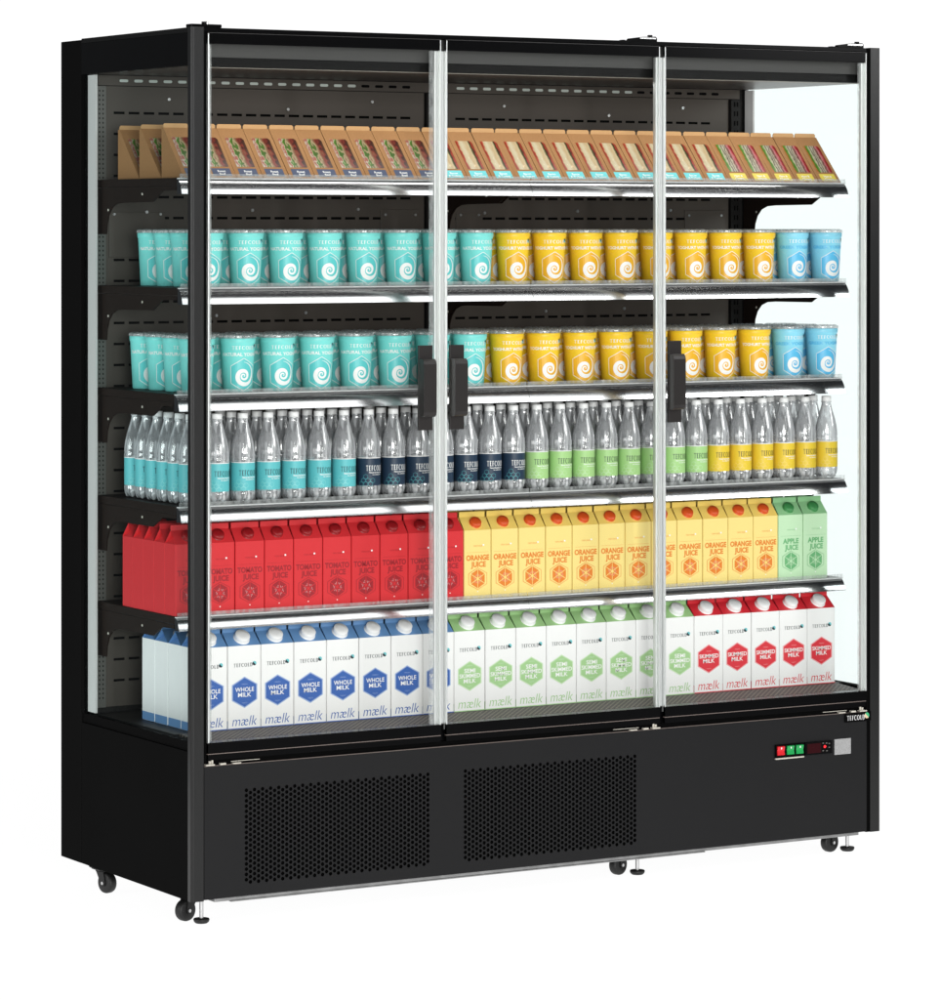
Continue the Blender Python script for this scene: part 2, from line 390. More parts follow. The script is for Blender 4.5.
def logomesh():
    """The word TEFCOLD in a light, high-contrast serif, cap height 1."""
    if _lg: return _lg[0]
    vs = []; fs = []
    def q(x0, y0, x1, y1):
        b = len(vs); vs.extend([(x0, y0), (x1, y0), (x1, y1), (x0, y1)]); fs.append((b, b + 1, b + 2, b + 3))
    def ring(cx, w, a0, a1, n=18, thick=0.20, thin=0.09):
        b = len(vs); A = [radians(a0 + (a1 - a0) * i / n) for i in range(n + 1)]
        for a in A: vs.append((cx + w / 2 * cos(a), 0.5 + 0.52 * sin(a)))
        for a in A: vs.append((cx + (w / 2 - thick) * cos(a), 0.5 + (0.52 - thin) * sin(a)))
        for i in range(n): fs.append((b + i, b + i + 1, b + n + 2 + i, b + n + 1 + i))
    T, t = 0.21, 0.08
    x = 0
    q(x, 1 - t, x + .72, 1); q(x, .80, x + .06, 1 - t); q(x + .66, .80, x + .72, 1 - t); q(x + .29, 0, x + .43, 1 - t); q(x + .2, 0, x + .52, .05); x += .98
    q(x + .06, 0, x + .06 + T, 1); q(x, 1 - t, x + .56, 1); q(x, 0, x + .6, t); q(x + .2, .48, x + .46, .48 + t); q(x + .5, .8, x + .56, 1); q(x + .54, 0, x + .6, .2); x += .86
    q(x + .06, 0, x + .06 + T, 1); q(x, 1 - t, x + .54, 1); q(x, 0, x + .32, .05); q(x + .2, .48, x + .44, .48 + t); q(x + .48, .8, x + .54, 1); x += .82
    ring(x + .44, .88, 48, 312); q(x + .70, .72, x + .76, .98); q(x + .70, .02, x + .74, .24); x += 1.04
    ring(x + .48, .96, 0, 360, 24); x += 1.20
    q(x + .06, 0, x + .06 + T, 1); q(x, 0, x + .56, t); q(x, .95, x + .3, 1); q(x + .5, 0, x + .56, .24); x += .84
    q(x + .06, 0, x + .06 + T, 1); ring(x + .36, .9, -90, 90, 14); q(x, 1 - .055, x + .36, 1.02); q(x, -.02, x + .36, .055); x += .82
    _lg.append((vs, fs, x))
    return _lg[0]

def empty(name, loc=(0, 0, 0)):
    o = bpy.data.objects.new(name, None); COL.objects.link(o); o.location = loc; o.empty_display_size = 0.05
    return o
def tag(o, label=None, cat=None, group=None, kind=None):
    for k, v in (('label', label), ('category', cat), ('group', group), ('kind', kind)):
        if v: o[k] = v
    return o

# ------------------------------------------------------------------ studio sweep (added floor and backdrop, glowing white by themselves)
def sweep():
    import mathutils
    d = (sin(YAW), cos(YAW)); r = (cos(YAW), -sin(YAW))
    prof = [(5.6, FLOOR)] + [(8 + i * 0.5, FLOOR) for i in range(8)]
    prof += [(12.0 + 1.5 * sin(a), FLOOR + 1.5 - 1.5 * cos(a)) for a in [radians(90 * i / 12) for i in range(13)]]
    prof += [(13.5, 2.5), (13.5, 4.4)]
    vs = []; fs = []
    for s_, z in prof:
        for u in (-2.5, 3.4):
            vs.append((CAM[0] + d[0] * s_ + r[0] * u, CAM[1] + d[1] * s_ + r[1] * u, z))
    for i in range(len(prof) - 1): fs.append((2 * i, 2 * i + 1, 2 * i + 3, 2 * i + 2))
    b = MB(); b.mesh(vs, fs, 'glowing_white', True)
    o = b.build('ground'); tag(o, 'added self-glowing white floor sweeping up into the backdrop', 'floor', kind='structure')
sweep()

# ------------------------------------------------------------------ cabinet
F = empty('display_fridge', (0, 0, FLOOR))
tag(F, 'tall black three-door glass display refrigerator stocked with drinks, yoghurt and sandwiches', 'refrigerator')
F0 = F
class Off:  # parts are modelled in cabinet coordinates; the root stands on the floor
    pass
def part(mb, name, parent=None, label=None):
    o = mb.build(name, parent or F)
    if (parent or F) is F: o.location = (0, 0, -FLOOR)
    if label: o['label'] = label
    return o

YB = 0.574
part(MB().box(0, W, YB, D, 0, 1.8965, 'side_paint', 0.002), 'back_module')
part(MB().box(0.001, 0.024, 0.019, YB - 0.001, 0.0, 0.325, 'side_paint', 0.0012), 'side_panel')
part(MB().box(W - 0.024, W - 0.001, 0.019, YB - 0.001, 0.0, 0.325, 'side_paint', 0.0012), 'side_panel')
def post(x0, x1):
    b = MB(); n = 5; r = 0.006
    left = x0 < 1
    prof = []
    if left:
        prof = [(x0, 0.018)] + [(x0 + r - r * cos(radians(a)), r - r * sin(radians(a))) for a in (0, 22, 45, 67, 90)] + [(x1 - 0.001, 0), (x1, 0.001), (x1, 0.018)]
    else:
        prof = [(x0, 0.018), (x0, 0.001), (x0 + 0.001, 0)] + [(x1 - r + r * sin(radians(a)), r - r * cos(radians(a))) for a in (0, 22, 45, 67, 90)] + [(x1, 0.018)]
    b.prism(prof, 0, H, 'post_paint', 'z')
    return part(b, 'front_post')
post(0.0, 0.0305); post(1.8295, W)
# dark jamb strips beside the posts
part(MB().box(0.0310, 0.0395, 0.006, 0.03, 0.30, 1.888, 'deep_black'), 'jamb')
part(MB().box(1.8195, 1.8290, 0.004, 0.018, 0.0, 1.895, 'deep_black'), 'jamb')
part(MB().box(0.0005, W - 0.0005, 0.0185, YB - 0.001, 1.888, 1.8992, 'black_paint', 0.001), 'roof')
part(MB().box(0.0310, 1.8190, 0.002, 0.0180, 1.8895, 1.8988, 'gloss_black', 0.0008), 'head_rail')
# side frame rails above and below the side glass
for xa, xb in ((0.0006, 0.022), (W - 0.022, W - 0.0006)):
    part(MB().box(xa, xb, 0.019, YB - 0.001, 1.8160, 1.8875, 'gloss_black'), 'side_header')
    part(MB().box(xa + 0.003, xb, 0.019, YB - 0.001, 0.3260, 0.3470, 'deep_black'), 'side_sill')
    part(MB().box(xa, xb, YB - 0.0165, YB - 0.001, 0.3475, 1.8155, 'deep_black'), 'rear_jamb')
for xa in (0.0015, W - 0.0075):
    part(MB().box(xa, xa + 0.006, 0.019, YB - 0.018, 0.3475, 1.8155, 'side_glass'), 'side_glass')

# kick panel with two perforated grilles
def kick():
    b = MB(); y0 = 0.001; X0, X1, Z0, Z1 = 0.0315, 1.8185, 0.003, 0.2915
    px, pz, hr = 0.00996, 0.0115, 0.0043
    regs = [(0.1292, 47), (0.6854, 47)]
    nz = 18; gz0 = 0.0262; gz1 = gz0 + nz * pz + pz / 2
    xs = [X0]
    for gx, n in regs: xs += [gx, gx + n * px]
    xs.append(X1)
    for i in range(0, 6, 2): b.face([(xs[i], y0, gz0), (xs[i + 1], y0, gz0), (xs[i + 1], y0, gz1), (xs[i], y0, gz1)], 'kick_paint')
    b.face([(X0, y0, Z0), (X1, y0, Z0), (X1, y0, gz0), (X0, y0, gz0)], 'kick_paint')
    b.face([(X0, y0, gz1), (X1, y0, gz1), (X1, y0, Z1), (X0, y0, Z1)], 'kick_paint')
    b.face([(X0, y0, Z1), (X1, y0, Z1), (X1, 0.03, Z1), (X0, 0.03, Z1)], 'kick_paint')
    b.face([(X0, y0, Z0), (X0, 0.03, Z0), (X1, 0.03, Z0), (X1, y0, Z0)], 'kick_paint')
    seg = 12
    for gx, n in regs:
        for i in range(n):
            xa, xb = gx + i * px, gx + (i + 1) * px; xc = (xa + xb) / 2
            up = (i % 2 == 0)
            zs = gz0 + (pz / 2 if up else 0)
            if up: b.face([(xa, y0, gz0), (xb, y0, gz0), (xb, y0, zs), (xa, y0, zs)], 'kick_paint')
            else: b.face([(xa, y0, gz1 - pz / 2), (xb, y0, gz1 - pz / 2), (xb, y0, gz1), (xa, y0, gz1)], 'kick_paint')
            for j in range(nz):
                za, zb = zs + j * pz, zs + (j + 1) * pz; zc = (za + zb) / 2
                ring = [(xc + hr * cos(2 * pi * k / seg), zc + hr * sin(2 * pi * k / seg)) for k in range(seg)]
                outer = []
                for k in range(seg):
                    a = 2 * pi * k / seg; cx_, sz_ = cos(a), sin(a)
                    t = min((px / 2) / abs(cx_) if abs(cx_) > 1e-6 else 9, (pz / 2) / abs(sz_) if abs(sz_) > 1e-6 else 9)
                    outer.append((xc + cx_ * t, zc + sz_ * t))
                # snap diagonal-most points to the cell corners
                vs = [(p[0], y0, p[1]) for p in outer] + [(p[0], y0, p[1]) for p in ring] + [(p[0], y0 + 0.0015, p[1]) for p in ring]
                cs = [(xb, y0, zb), (xa, y0, zb), (xa, y0, za), (xb, y0, za)]
                fs = []
                for k in range(seg):
                    k2 = (k + 1) % seg
                    fs.append((k, k2, seg + k2, seg + k)); fs.append((seg + k, seg + k2, 2 * seg + k2, 2 * seg + k))
                b.mesh(vs, fs, 'kick_paint')
                for q, (cxn, cyn, czn) in enumerate(cs):
                    # the corner triangle between the two outer points on either side of each corner
                    ang = math.atan2(czn - zc, cxn - xc) % (2 * pi); k = int(ang / (2 * pi / seg)); k2 = (k + 1) % seg
                    b.face([(outer[k][0], y0, outer[k][1]), (cxn, cyn, czn), (outer[k2][0], y0, outer[k2][1])], 'kick_paint')
    return part(b, 'kick_panel')
KP = kick()
part(MB().box(0.0315, 1.8185, 0.012, 0.03, 0.0, 0.288, 'deep_black'), 'grille_backing')
part(MB().box(0.060, 1.800, 0.008, 0.045, -0.0060, 0.0015, 'channel_steel', 0.001).box(0.10, 1.35, 0.006, 0.02, -0.0085, -0.0062, 'channel_steel'), 'base_channel')
part(MB().box(0.03, 1.83, 0.047, YB, -0.003, 0.02, 'deep_black'), 'base_tray')
part(MB().box(0.0315, 1.8185, 0.010, 0.03, 0.2925, 0.3035, 'deep_black'), 'door_sill')
kb = MB().box(0.0315, 1.8185, 0.0015, 0.008, 0.2918, 0.2930, 'line_pale')
part(kb, 'sill_edge')

# switches, thermostat, stickers on the kick panel
CP = part(MB().box(1.5465, 1.6310, -0.003, 0.0005, 0.2010, 0.2310, 'deep_black', 0.0006), 'control_panel')
for i, (x, m) in enumerate(((1.5505, 'red_switch'), (1.5785, 'green_switch'), (1.6055, 'green_switch'))):
    b = MB(); b.prism([(-0.0032, 0.2055), (-0.0070, 0.2065), (-0.0048, 0.2160), (-0.0075, 0.2265), (-0.0032, 0.2275)], x, x + 0.0205, m)
    b.box(x + 0.0085, x + 0.0115, -0.0079, -0.0074, 0.2205, 0.2250, 'logo_white')
    o = b.build('switch', CP)
    o['label'] = 'red rocker switch' if i == 0 else 'green rocker switch'
b = MB().box(1.5465, 1.6290, -0.0045, 0.0003, 0.1962, 0.1992, 'pale_metal'); b.build('metal_strip', CP)
TH = part(MB().box(1.6330, 1.7125, -0.004, 0.0005, 0.2000, 0.2310, 'gloss_black', 0.0008), 'thermostat')
b = MB().box(1.6385, 1.6790, -0.0046, -0.0041, 0.2040, 0.2270, 'display_dark'); b.build('display', TH)
b = MB()
b.cyl((1.6900, -0.0041, 0.2175), (1.6900, -0.0052, 0.2175), 0.0034, 'red_led')
for x, z in ((1.6850, 0.2260), (1.6950, 0.2255), (1.7030, 0.2240), (1.7030, 0.2150), (1.6850, 0.2080), (1.6960, 0.2070)):
    b.box(x - 0.0022, x + 0.0022, -0.0047, -0.0041, z - 0.0012, z + 0.0012, 'seal_grey')
b.build('button', TH)
part(MB().box(1.7215, 1.7700, -0.0010, 0.0004, 0.1945, 0.2320, 'sticker'), 'rating_sticker')
LP = MB().box(1.7520, 1.8290, -0.0030, -0.0005, 0.2705, 0.2925, 'deep_black')
LP.logo(0.0115, 1.7835, 0.2805, lambda u, v: (u, -0.0034, v), 'logo_white', ('logo_green', 'logo_beige'), width=0.052)
part(LP, 'logo_plate')

# interior shell
B = MB()
def back_panel(x0, x1, top, slots_from):
    """Steel panel with rows of punched slots: real openings in front of a dark backing."""
    b = MB(); y = 0.5475; zt, zb = 1.790, 0.36
    pitch, sl, sh, rz = 0.0380, 0.0275, 0.0058, 0.0485
    rows = []; z = 1.7288
    while z > zb + 0.02: rows.append(z); z -= rz
    n = int((x1 - x0 - 0.03) / pitch); sx = x0 + slots_from
    zc = zt
    for z in rows:
        b.face([(x0, y, z + sh / 2), (x1, y, z + sh / 2), (x1, y, zc), (x0, y, zc)], 'back_grey')
        xc = x0
        for i in range(n):
            a = sx + i * pitch; c = a + sl
            b.face([(xc, y, z - sh / 2), (a, y, z - sh / 2), (a, y, z + sh / 2), (xc, y, z + sh / 2)], 'back_grey'); xc = c
            b.face([(a, y, z - sh / 2), (c, y, z - sh / 2), (c, y + 0.002, z - sh / 2), (a, y + 0.002, z - sh / 2)], 'back_grey')
        b.face([(xc, y, z - sh / 2), (x1, y, z - sh / 2), (x1, y, z + sh / 2), (xc, y, z + sh / 2)], 'back_grey')
        zc = z - sh / 2
    b.face([(x0, y, zb), (x1, y, zb), (x1, y, zc), (x0, y, zc)], 'back_grey')
    b.box(x0, x1, y + 0.0045, y + 0.006, zb, zt, 'deep_black')
    for sxx, sz in ((0.17, 1.762), (0.50, 1.744), (0.74, 1.766), (0.11, 1.50), (0.40, 1.505), (0.7, 1.508), (0.3, 1.258), (0.55, 1.262)):
        xx = x0 + sxx * (x1 - x0) * 1.12
        if xx < x1 - 0.01: b.cyl((xx, y, sz), (xx, y - 0.004, sz), 0.0036, 'steel', 10)
    return part(b, 'back_panel')
P1 = back_panel(0.049, 0.896, 0, 0.0215); P2 = back_panel(0.964, 1.790, 0, 0.020)
for P_, xs in ((P1, ((0.775, 0.882), (0.058, 0.20))), (P2, ((1.655, 1.778), (0.985, 1.06)))):
    for k, (a, c) in enumerate(xs):
        b = MB().box(a, c, 0.5440, 0.5470, 1.395, 1.508 if k == 0 else 1.50, 'back_grey', 0.001)
        for xx in (a + 0.012, c - 0.012): b.cyl((xx, 0.544, 1.495), (xx, 0.542, 1.495), 0.003, 'steel', 10)
        b.build('cover_plate', P_)
part(MB().box(0.022, W - 0.022, 0.5545, 0.5725, 0.30, 1.83, 'upright_dark'), 'back_wall')
# frame plate with slots above the panels; light on most painted as pale grey
b = MB().box(0.030, 1.822, 0.5430, 0.5540, 1.7915, 1.8150, 'back_grey', 0.0006)
for a, n, glow in ((0.083, 21, 17), (0.985, 21, 14)):
    for i in range(n):
        x = a + i * 0.0375; r = 0.0032
        pr = [(x + r - r * sin(radians(t)), 1.803 + r * cos(radians(t))) for t in range(0, 181, 30)] + [(x + 0.022 - r + r * sin(radians(t)), 1.803 - r * cos(radians(t))) for t in range(0, 181, 30)]
        b.prism(pr, 0.5424, 0.5435, 'slot_painted_light' if i < glow else 'deep_black', 'y')
part(b, 'air_duct')
for x0, x1, m in ((0.0225, 0.047, 'pale_metal'), (0.900, 0.958, 'upright_dark'), (1.793, 1.8215, 'upright_dark')):
    b = MB().box(x0, x1, 0.5380, 0.5475, 0.36, 1.790, m if x0 > 0.5 else 'seal_grey', 0.001)
    z = 0.38
    while z < 1.78:
        for xx in ((x0 + 0.008, x1 - 0.012) if x0 > 0.5 else (x0 + 0.006, x0 + 0.015)):
            if x0 > 0.5: b.box(xx, xx + 0.004, 0.5372, 0.5382, z, z + 0.012, 'deep_black')
            else: b.box(xx, xx + 0.0032, 0.5374, 0.5382, z, z + 0.004, 'upright_dark')
        z += 0.024 if x0 > 0.5 else 0.0105
    part(b, 'upright')
part(MB().box(0.022, W - 0.022, 0.060, 0.553, 1.8160, 1.8200, 'ceiling_brown').box(0.022, W - 0.022, 0.060, 0.0612, 1.8146, 1.8158, 'pale_metal'), 'ceiling')
part(MB().box(0.032, 1.8190, 0.030, 0.034, 1.8360, 1.8875, 'grey_canopy').box(0.032, 1.8190, 0.0345, 0.0590, 1.8155, 1.8355, 'black_paint'), 'canopy')
for xa, y0, y1 in ((0.0080, 0.512, 0.553), (W - 0.013, 0.520, 0.5555)):
    part(MB().box(xa, xa + 0.005, y0, y1, 0.352, 1.8140, 'led_diffuser'), 'light_strip')

# bottom deck
part(MB().box(0.023, W - 0.023, 0.128, 0.5365, 0.335, 0.3480, 'upright_dark'), 'deck')
b = MB(); b.prism([(0.034, 0.3405), (0.040, 0.3425), (0.120, 0.3480), (0.1275, 0.3480), (0.1275, 0.335), (0.034, 0.335)], 0.034, W - 0.036, 'deck_mesh')
part(b, 'air_grille')
part(MB().box(0.032, 1.8190, 0.012, 0.033, 0.305, 0.3425, 'gloss_black'), 'deck_front')
part(MB().box(0.024, W - 0.024, 0.034, 0.536, 0.304, 0.334, 'deep_black'), 'deck_tub')

# shelves
SH = [(1.574, 0.110, 0.036), (1.332, 0.107, 0.037), (1.097, 0.124, 0.038), (0.850, 0.112, 0.035), (0.607, 0.121, 0.031)]
words = ['top', 'second', 'third', 'fourth', 'fifth']
def rail_prof(y, z, h):
    """Price rail section (y,z): flat lip on top, then one smooth convex chrome nose bulging forward as it drops."""
    n = 14; pts = []; yy, zz = y + 0.0045, z - 0.0035
    ang = [radians(54 - 44 * (k + 0.5) / n) for k in range(n)]
    ds = (h - 0.0035) / sum(cos(a) for a in ang)
    pts = [(yy, zz)]
    for a in ang:
        yy -= ds * sin(a) * 0.9; zz -= ds * cos(a); pts.append((yy, zz))
    return pts
for i, (z, y, h) in enumerate(SH):
    b = MB()
    for xa, xb in ((0.0245, 0.9275), (0.9305, 1.8355)):
        b.box(xa, xb, y + 0.0105, 0.5375, z - 0.018, z - 0.0005, 'shelf_brown', 0.001)
    sh = part(b, 'shelf', label='dark steel shelf, %s from the top' % words[i])
    for xa, xb in ((0.0240, 0.9285), (0.9295, 1.8360)):
        b = MB(); pr = rail_prof(y, z, h); n = len(pr)
        vs = [(x, *p) for x in (xa, xb) for p in pr]
        b.mesh(vs, [(k, k + 1, n + k + 1, n + k) for k in range(n - 1)], 'chrome', True)
        yb = y + 0.0102
        for k in range(n - 1):
            for x in (xa, xb): b.face([(x, *pr[k]), (x, *pr[k + 1]), (x, yb, pr[k + 1][1]), (x, yb, pr[k][1])], 'rail_dark')
        b.face([(xa, pr[-1][0], pr[-1][1]), (xb, pr[-1][0], pr[-1][1]), (xb, yb, pr[-1][1]), (xa, yb, pr[-1][1])], 'rail_dark')
        b.box(xa, xb, y - 0.0008, yb, z - 0.0032, z - 0.0008, 'rail_white')
        r = b.build('price_rail', sh)
        b = MB().box(xa + 0.001, xb - 0.001, y - 0.0012, y - 0.0002, z - 0.003, z + 0.0085, 'clear_lip'); b.build('clear_lip', sh)
    def bracket(x, front, hgt=1.0):
        pr = [(0.537, z - 0.019), (front, z - 0.019), (front + 0.004, z - 0.028), (0.196, z - 0.029), (0.245, z - 0.053), (0.40, z - 0.054), (0.435, z - 0.056),
              (0.460, z - 0.064), (0.478, z - 0.080), (0.488, z - 0.100), (0.492, z - 0.125), (0.537, z - 0.125)]
        b = MB().prism(pr, x, x + 0.003, 'shelf_brown')
        for yy, zz in ((0.48, z - 0.07), (0.30, z - 0.035)): b.cyl((x - 0.0008, yy, zz), (x + 0.0038, yy, zz), 0.003, 'pale_metal', 8)
        b.build('bracket', sh)
    for x in (0.0255, 0.9245, 0.9325, 1.8300): bracket(x, y + 0.015)

# doors
def door(x0, x1, handle, hinge, idx):
    zt, zb = 1.8872, 0.3045
    name = ('left', 'middle', 'right')[idx]
    g = MB().box(x0 + 0.0012, x1 - 0.0012, 0.0020, 0.0070, 0.3435, 1.8635, 'door_glass')
    d = part(g, 'door', label='%s glass door with black head and foot bands' % name)
    fr = MB(); ft = MB()
    # black printed bands at the head and foot of the door leaf
    fr.box(x0, x1, 0.0005, 0.0080, 1.8640, zt, 'gloss_black', 0.0006)
    ft.box(x0, x1, -0.0010, 0.0080, 0.3192, 0.3430, 'gloss_black', 0.0006)
    ft.box(x0 + 0.001, x1 - 0.001, 0.0015, 0.0080, zb, 0.3175, 'gloss_black', 0.0006)
    ft.box(x0, x1, 0.0012, 0.0075, 0.3174, 0.3193, 'line_pale')
    fr.box(x0, x1, 0.0012, 0.0085, 1.8874, 1.8884, 'line_grey')
    fr.build('head_band', d); ft.build('foot_band', d)
    for side in (0, 1):
        hs = (side == 0) == (hinge == 'left')
        w = 0.0065; lip = 0.0
        if idx == 0: w, lip = (0.0085, 0.004) if side == 0 else (0.0120, 0.0120)
        if idx == 2 and side == 1: w, lip = 0.0110, 0.006
        xa, xb = (x0, x0 + w) if side == 0 else (x1 - w, x1)
        e = MB().box(xa - 0.0004, xb + 0.0004, 0.0072, 0.0160, 0.3300, 1.8630, 'seal_white', 0.0015)
        e.box((xa if side == 0 else xb - 0.0025), (xa + 0.0025 if side == 0 else xb), -0.0006, 0.0071, 0.3200, 1.8866, 'seal_white', 0.0006)
        e.build('edge_profile', d)
        if lip:
            q = MB().box((xb + 0.0006 if side == 0 else xa - lip), (xb + lip if side == 0 else xa - 0.0006), 0.0075, 0.0140, 0.3435, 1.8630, 'clear_lip', 0.001)
            q.build('magnetic_seal', d)
    hx = x1 - 0.0605 if handle == 'right' else x0 + 0.0075
    hb = MB().box(hx, hx + 0.0365, -0.0040, 0.0018, 1.0080, 1.1990, 'handle_grey', 0.0008)
    # grip: a rounded bar standing off the plate and curving back into it
    pr = [(-0.0042, 1.0385), (-0.018, 1.0385), (-0.024, 1.043), (-0.026, 1.050), (-0.026, 1.157), (-0.024, 1.164), (-0.018, 1.1685), (-0.0042, 1.1685),
          (-0.0042, 1.1640), (-0.016, 1.1640), (-0.0195, 1.158), (-0.0195, 1.049), (-0.016, 1.0430), (-0.0042, 1.0430)]
    gb = hb
    pr2 = [(-0.0042, 1.0385), (-0.020, 1.0385), (-0.025, 1.0425), (-0.0265, 1.050), (-0.0265, 1.157), (-0.025, 1.1645), (-0.020, 1.1685), (-0.0042, 1.1685)]
    gb.prism(pr2, hx + 0.0005, hx + 0.019, 'handle_grey')
    gb.prism(pr, hx + 0.0192, hx + 0.034, 'handle_grey')
    gb.box(hx + 0.0192, hx + 0.0335, -0.0185, -0.0160, 1.05, 1.157, 'handle_grey')
    gb.build('handle', d)
    # pivots
    px = x0 + 0.006 if hinge == 'left' else x1 - 0.010
    sgn = 1 if hinge == 'left' else -1
    hg = MB(); zf = 1.8990
    if hinge == 'left':
        hg.box(px - 0.045, px + 0.030, 0.004, 0.030, zf, zf + 0.0075, 'gloss_black', 0.002)
        hg.cyl((px - 0.008, 0.012, zf + 0.0075), (px - 0.008, 0.012, zf + 0.0130), 0.007, 'gloss_black', 12)
        hg.cyl((px - 0.004, 0.008, zf + 0.0060), (px - 0.004, 0.008, zf + 0.0140), 0.003, 'steel', 10)
    else:
        hg.prism([(px - 0.072, zf), (px - 0.066, zf + 0.006), (px - 0.035, zf + 0.010), (px + 0.002, zf + 0.0115), (px + 0.006, zf + 0.008), (px + 0.006, zf)], 0.006, 0.022, 'gloss_black', 'y')
        hg.cyl((px - 0.010, 0.012, zf + 0.0115), (px - 0.010, 0.012, zf + 0.0150), 0.006, 'gloss_black', 12)
        hg.box(px - 0.042, px + 0.002, 0.0045, 0.0058, zf + 0.0055, zf + 0.0085, 'steel')
        hg.box(px - 0.090, px - 0.082, 0.006, 0.020, zf, zf + 0.002, 'gloss_black')
    hg.build('hinge', d)
    pv = MB()
    pv.cyl((px, 0.004, 0.2935), (px, 0.004, 0.3030), 0.0030, 'pale_metal', 10)
    pv.box(px - 0.012, px + 0.009, -0.004, 0.008, 0.2936, 0.2968, 'pale_metal', 0.001)
    pv.cyl((px + 0.006 * sgn, 0.004, 0.2965), (px + 0.006 * sgn, 0.004, 0.3050), 0.0026, 'pale_metal', 10)
    pv.box(px + sgn * 0.030 - 0.007, px + sgn * 0.030 + 0.007, -0.003, 0.006, 0.2936, 0.2975, 'pale_metal', 0.001)
    pv.box(px + sgn * 0.064 - 0.010, px + sgn * 0.064 + 0.010, -0.003, 0.006, 0.2936, 0.2962, 'pale_metal', 0.001)
    a, c = sorted((px + sgn * 0.050, px + sgn * 0.12))
    pv.box(a, c, -0.001, 0.001, 0.2990, 0.3000, 'pale_metal')
    pv.build('lower_pivot', d)
door(0.0400, 0.6262, 'right', 'left', 0)
door(0.6400, 1.2180, 'left', 'right', 1)
door(1.2320, 1.8175, 'left', 'right', 2)
# pale mullion bars behind the gaps between doors
for x in (0.6265, 1.2183):
    part(MB().box(x, x + 0.0132, 0.0100, 0.0300, 0.3440, 1.8625, 'seal_white', 0.001), 'centre_seal')

# castors and levelling feet
def castor(x, y, ang):
    e = MB()
    r = 0.0240; zc = FLOOR + r
    e.box(x - 0.021, x + 0.021, y - 0.021, y + 0.021, -0.0042, -0.0005, 'rubber', 0.001)
    e.lathe([(0.012, 0), (0.010, 0.006)], 'rubber', (x, y), 14, -0.0085)
    c, s_ = cos(ang), sin(ang)
    def Pt(u, v, z): return (x + u * c - v * s_, y + u * s_ + v * c, z)
    for sv in (-1, 1):
        pr = [(-0.012, -0.006), (0.014, -0.006), (0.020, zc + 0.002), (0.017, zc - 0.007), (0.009, zc - 0.007)]
        vs = [Pt(u, sv * 0.0125 + t, z) for t in (-0.0012, 0.0012) for u, z in pr]; n = len(pr)
        e.mesh(vs, [(i, (i + 1) % n, (i + 1) % n + n, i + n) for i in range(n)] + [tuple(range(n))[::-1], tuple(range(n, 2 * n))], 'rubber')
    vs = [Pt(u, v, z) for u in (-0.012, 0.014) for v in (-0.0137, 0.0137) for z in (-0.0085, -0.0048)]
    e.mesh(vs, [(0, 1, 3, 2), (4, 6, 7, 5), (0, 4, 5, 1), (2, 3, 7, 6), (0, 2, 6, 4), (1, 5, 7, 3)], 'rubber')
    e.cyl(Pt(0.013, -0.0160, zc), Pt(0.013, 0.0160, zc), 0.0038, 'steel', 12)
    k = part(e, 'castor')
    w = MB()
    prof = [(0.006, -0.0105), (0.019, -0.0105), (0.0225, -0.009), (0.024, -0.005), (0.024, 0.005), (0.0225, 0.009), (0.019, 0.0105), (0.006, 0.0105)]
    seg = 28; vs = []
    for rr, v in prof:
        for q in range(seg):
            a = 2 * pi * q / seg; vs.append(Pt(0.013 + rr * cos(a), v, zc + rr * sin(a)))
    w.mesh(vs, [(i * seg + q, i * seg + (q + 1) % seg, (i + 1) * seg + (q + 1) % seg, (i + 1) * seg + q) for i in range(7) for q in range(seg)], 'rubber', True)
    w.build('wheel', k)
def foot(x, y):
    b = MB()
    b.cyl((x, y, FLOOR + 0.009), (x, y, -0.0032), 0.0047, 'steel', 14)
    k = part(b, 'levelling_foot')
    p = MB().lathe([(0.0130, 0), (0.0165, 0.003), (0.0180, 0.0075), (0.0170, 0.0100), (0.006, 0.0112)], 'rubber', (x, y), 22, FLOOR)
    p.build('foot_pad', k)
castor(0.042, 0.094, radians(196)); castor(0.022, 0.498, radians(-75)); castor(1.172, 0.094, radians(198)); castor(1.788, 0.096, radians(192))
castor(1.80, 0.60, radians(70))
foot(0.050, 0.052); foot(1.202, 0.072); foot(1.822, 0.084); 
part(MB().lathe([(0.0150, -0.0085), (0.0180, -0.0065), (0.0185, -0.0035), (0.0150, -0.0032)], 'rubber', (0.030, 0.553), 22), 'levelling_foot')

# ------------------------------------------------------------------ goods
ORD = ['', 'first', 'second', 'third', 'fourth', 'fifth', 'sixth', 'seventh', 'eighth', 'ninth', 'tenth', 'eleventh', 'twelfth', 'thirteenth',
       'fourteenth', 'fifteenth', 'sixteenth', 'seventeenth', 'eighteenth', 'nineteenth', 'twentieth']
ROW = ['front', 'second', 'third', 'fourth', 'fifth', 'sixth']
JIT = random.Random(3)
def place(proto, used, loc, label, group, turn=0.5, shift=0.0003):
    """First call moves the prototype itself, later calls copy it with its parts and sub-parts."""
    if proto.name not in used: r = proto; used.add(proto.name)
    else:
        r = proto.copy(); COL.objects.link(r)
        for ch in list(proto.children):
            c = ch.copy(); COL.objects.link(c); c.parent = r
            for g in list(ch.children):
                d = g.copy(); COL.objects.link(d); d.parent = c
    r.location = (loc[0] + JIT.uniform(-shift, shift), loc[1] + JIT.uniform(0, 2 * shift), loc[2]); r.rotation_euler = (0, 0, radians(JIT.uniform(-turn, turn))); r['label'] = label; r['group'] = group
    return r
used = set()

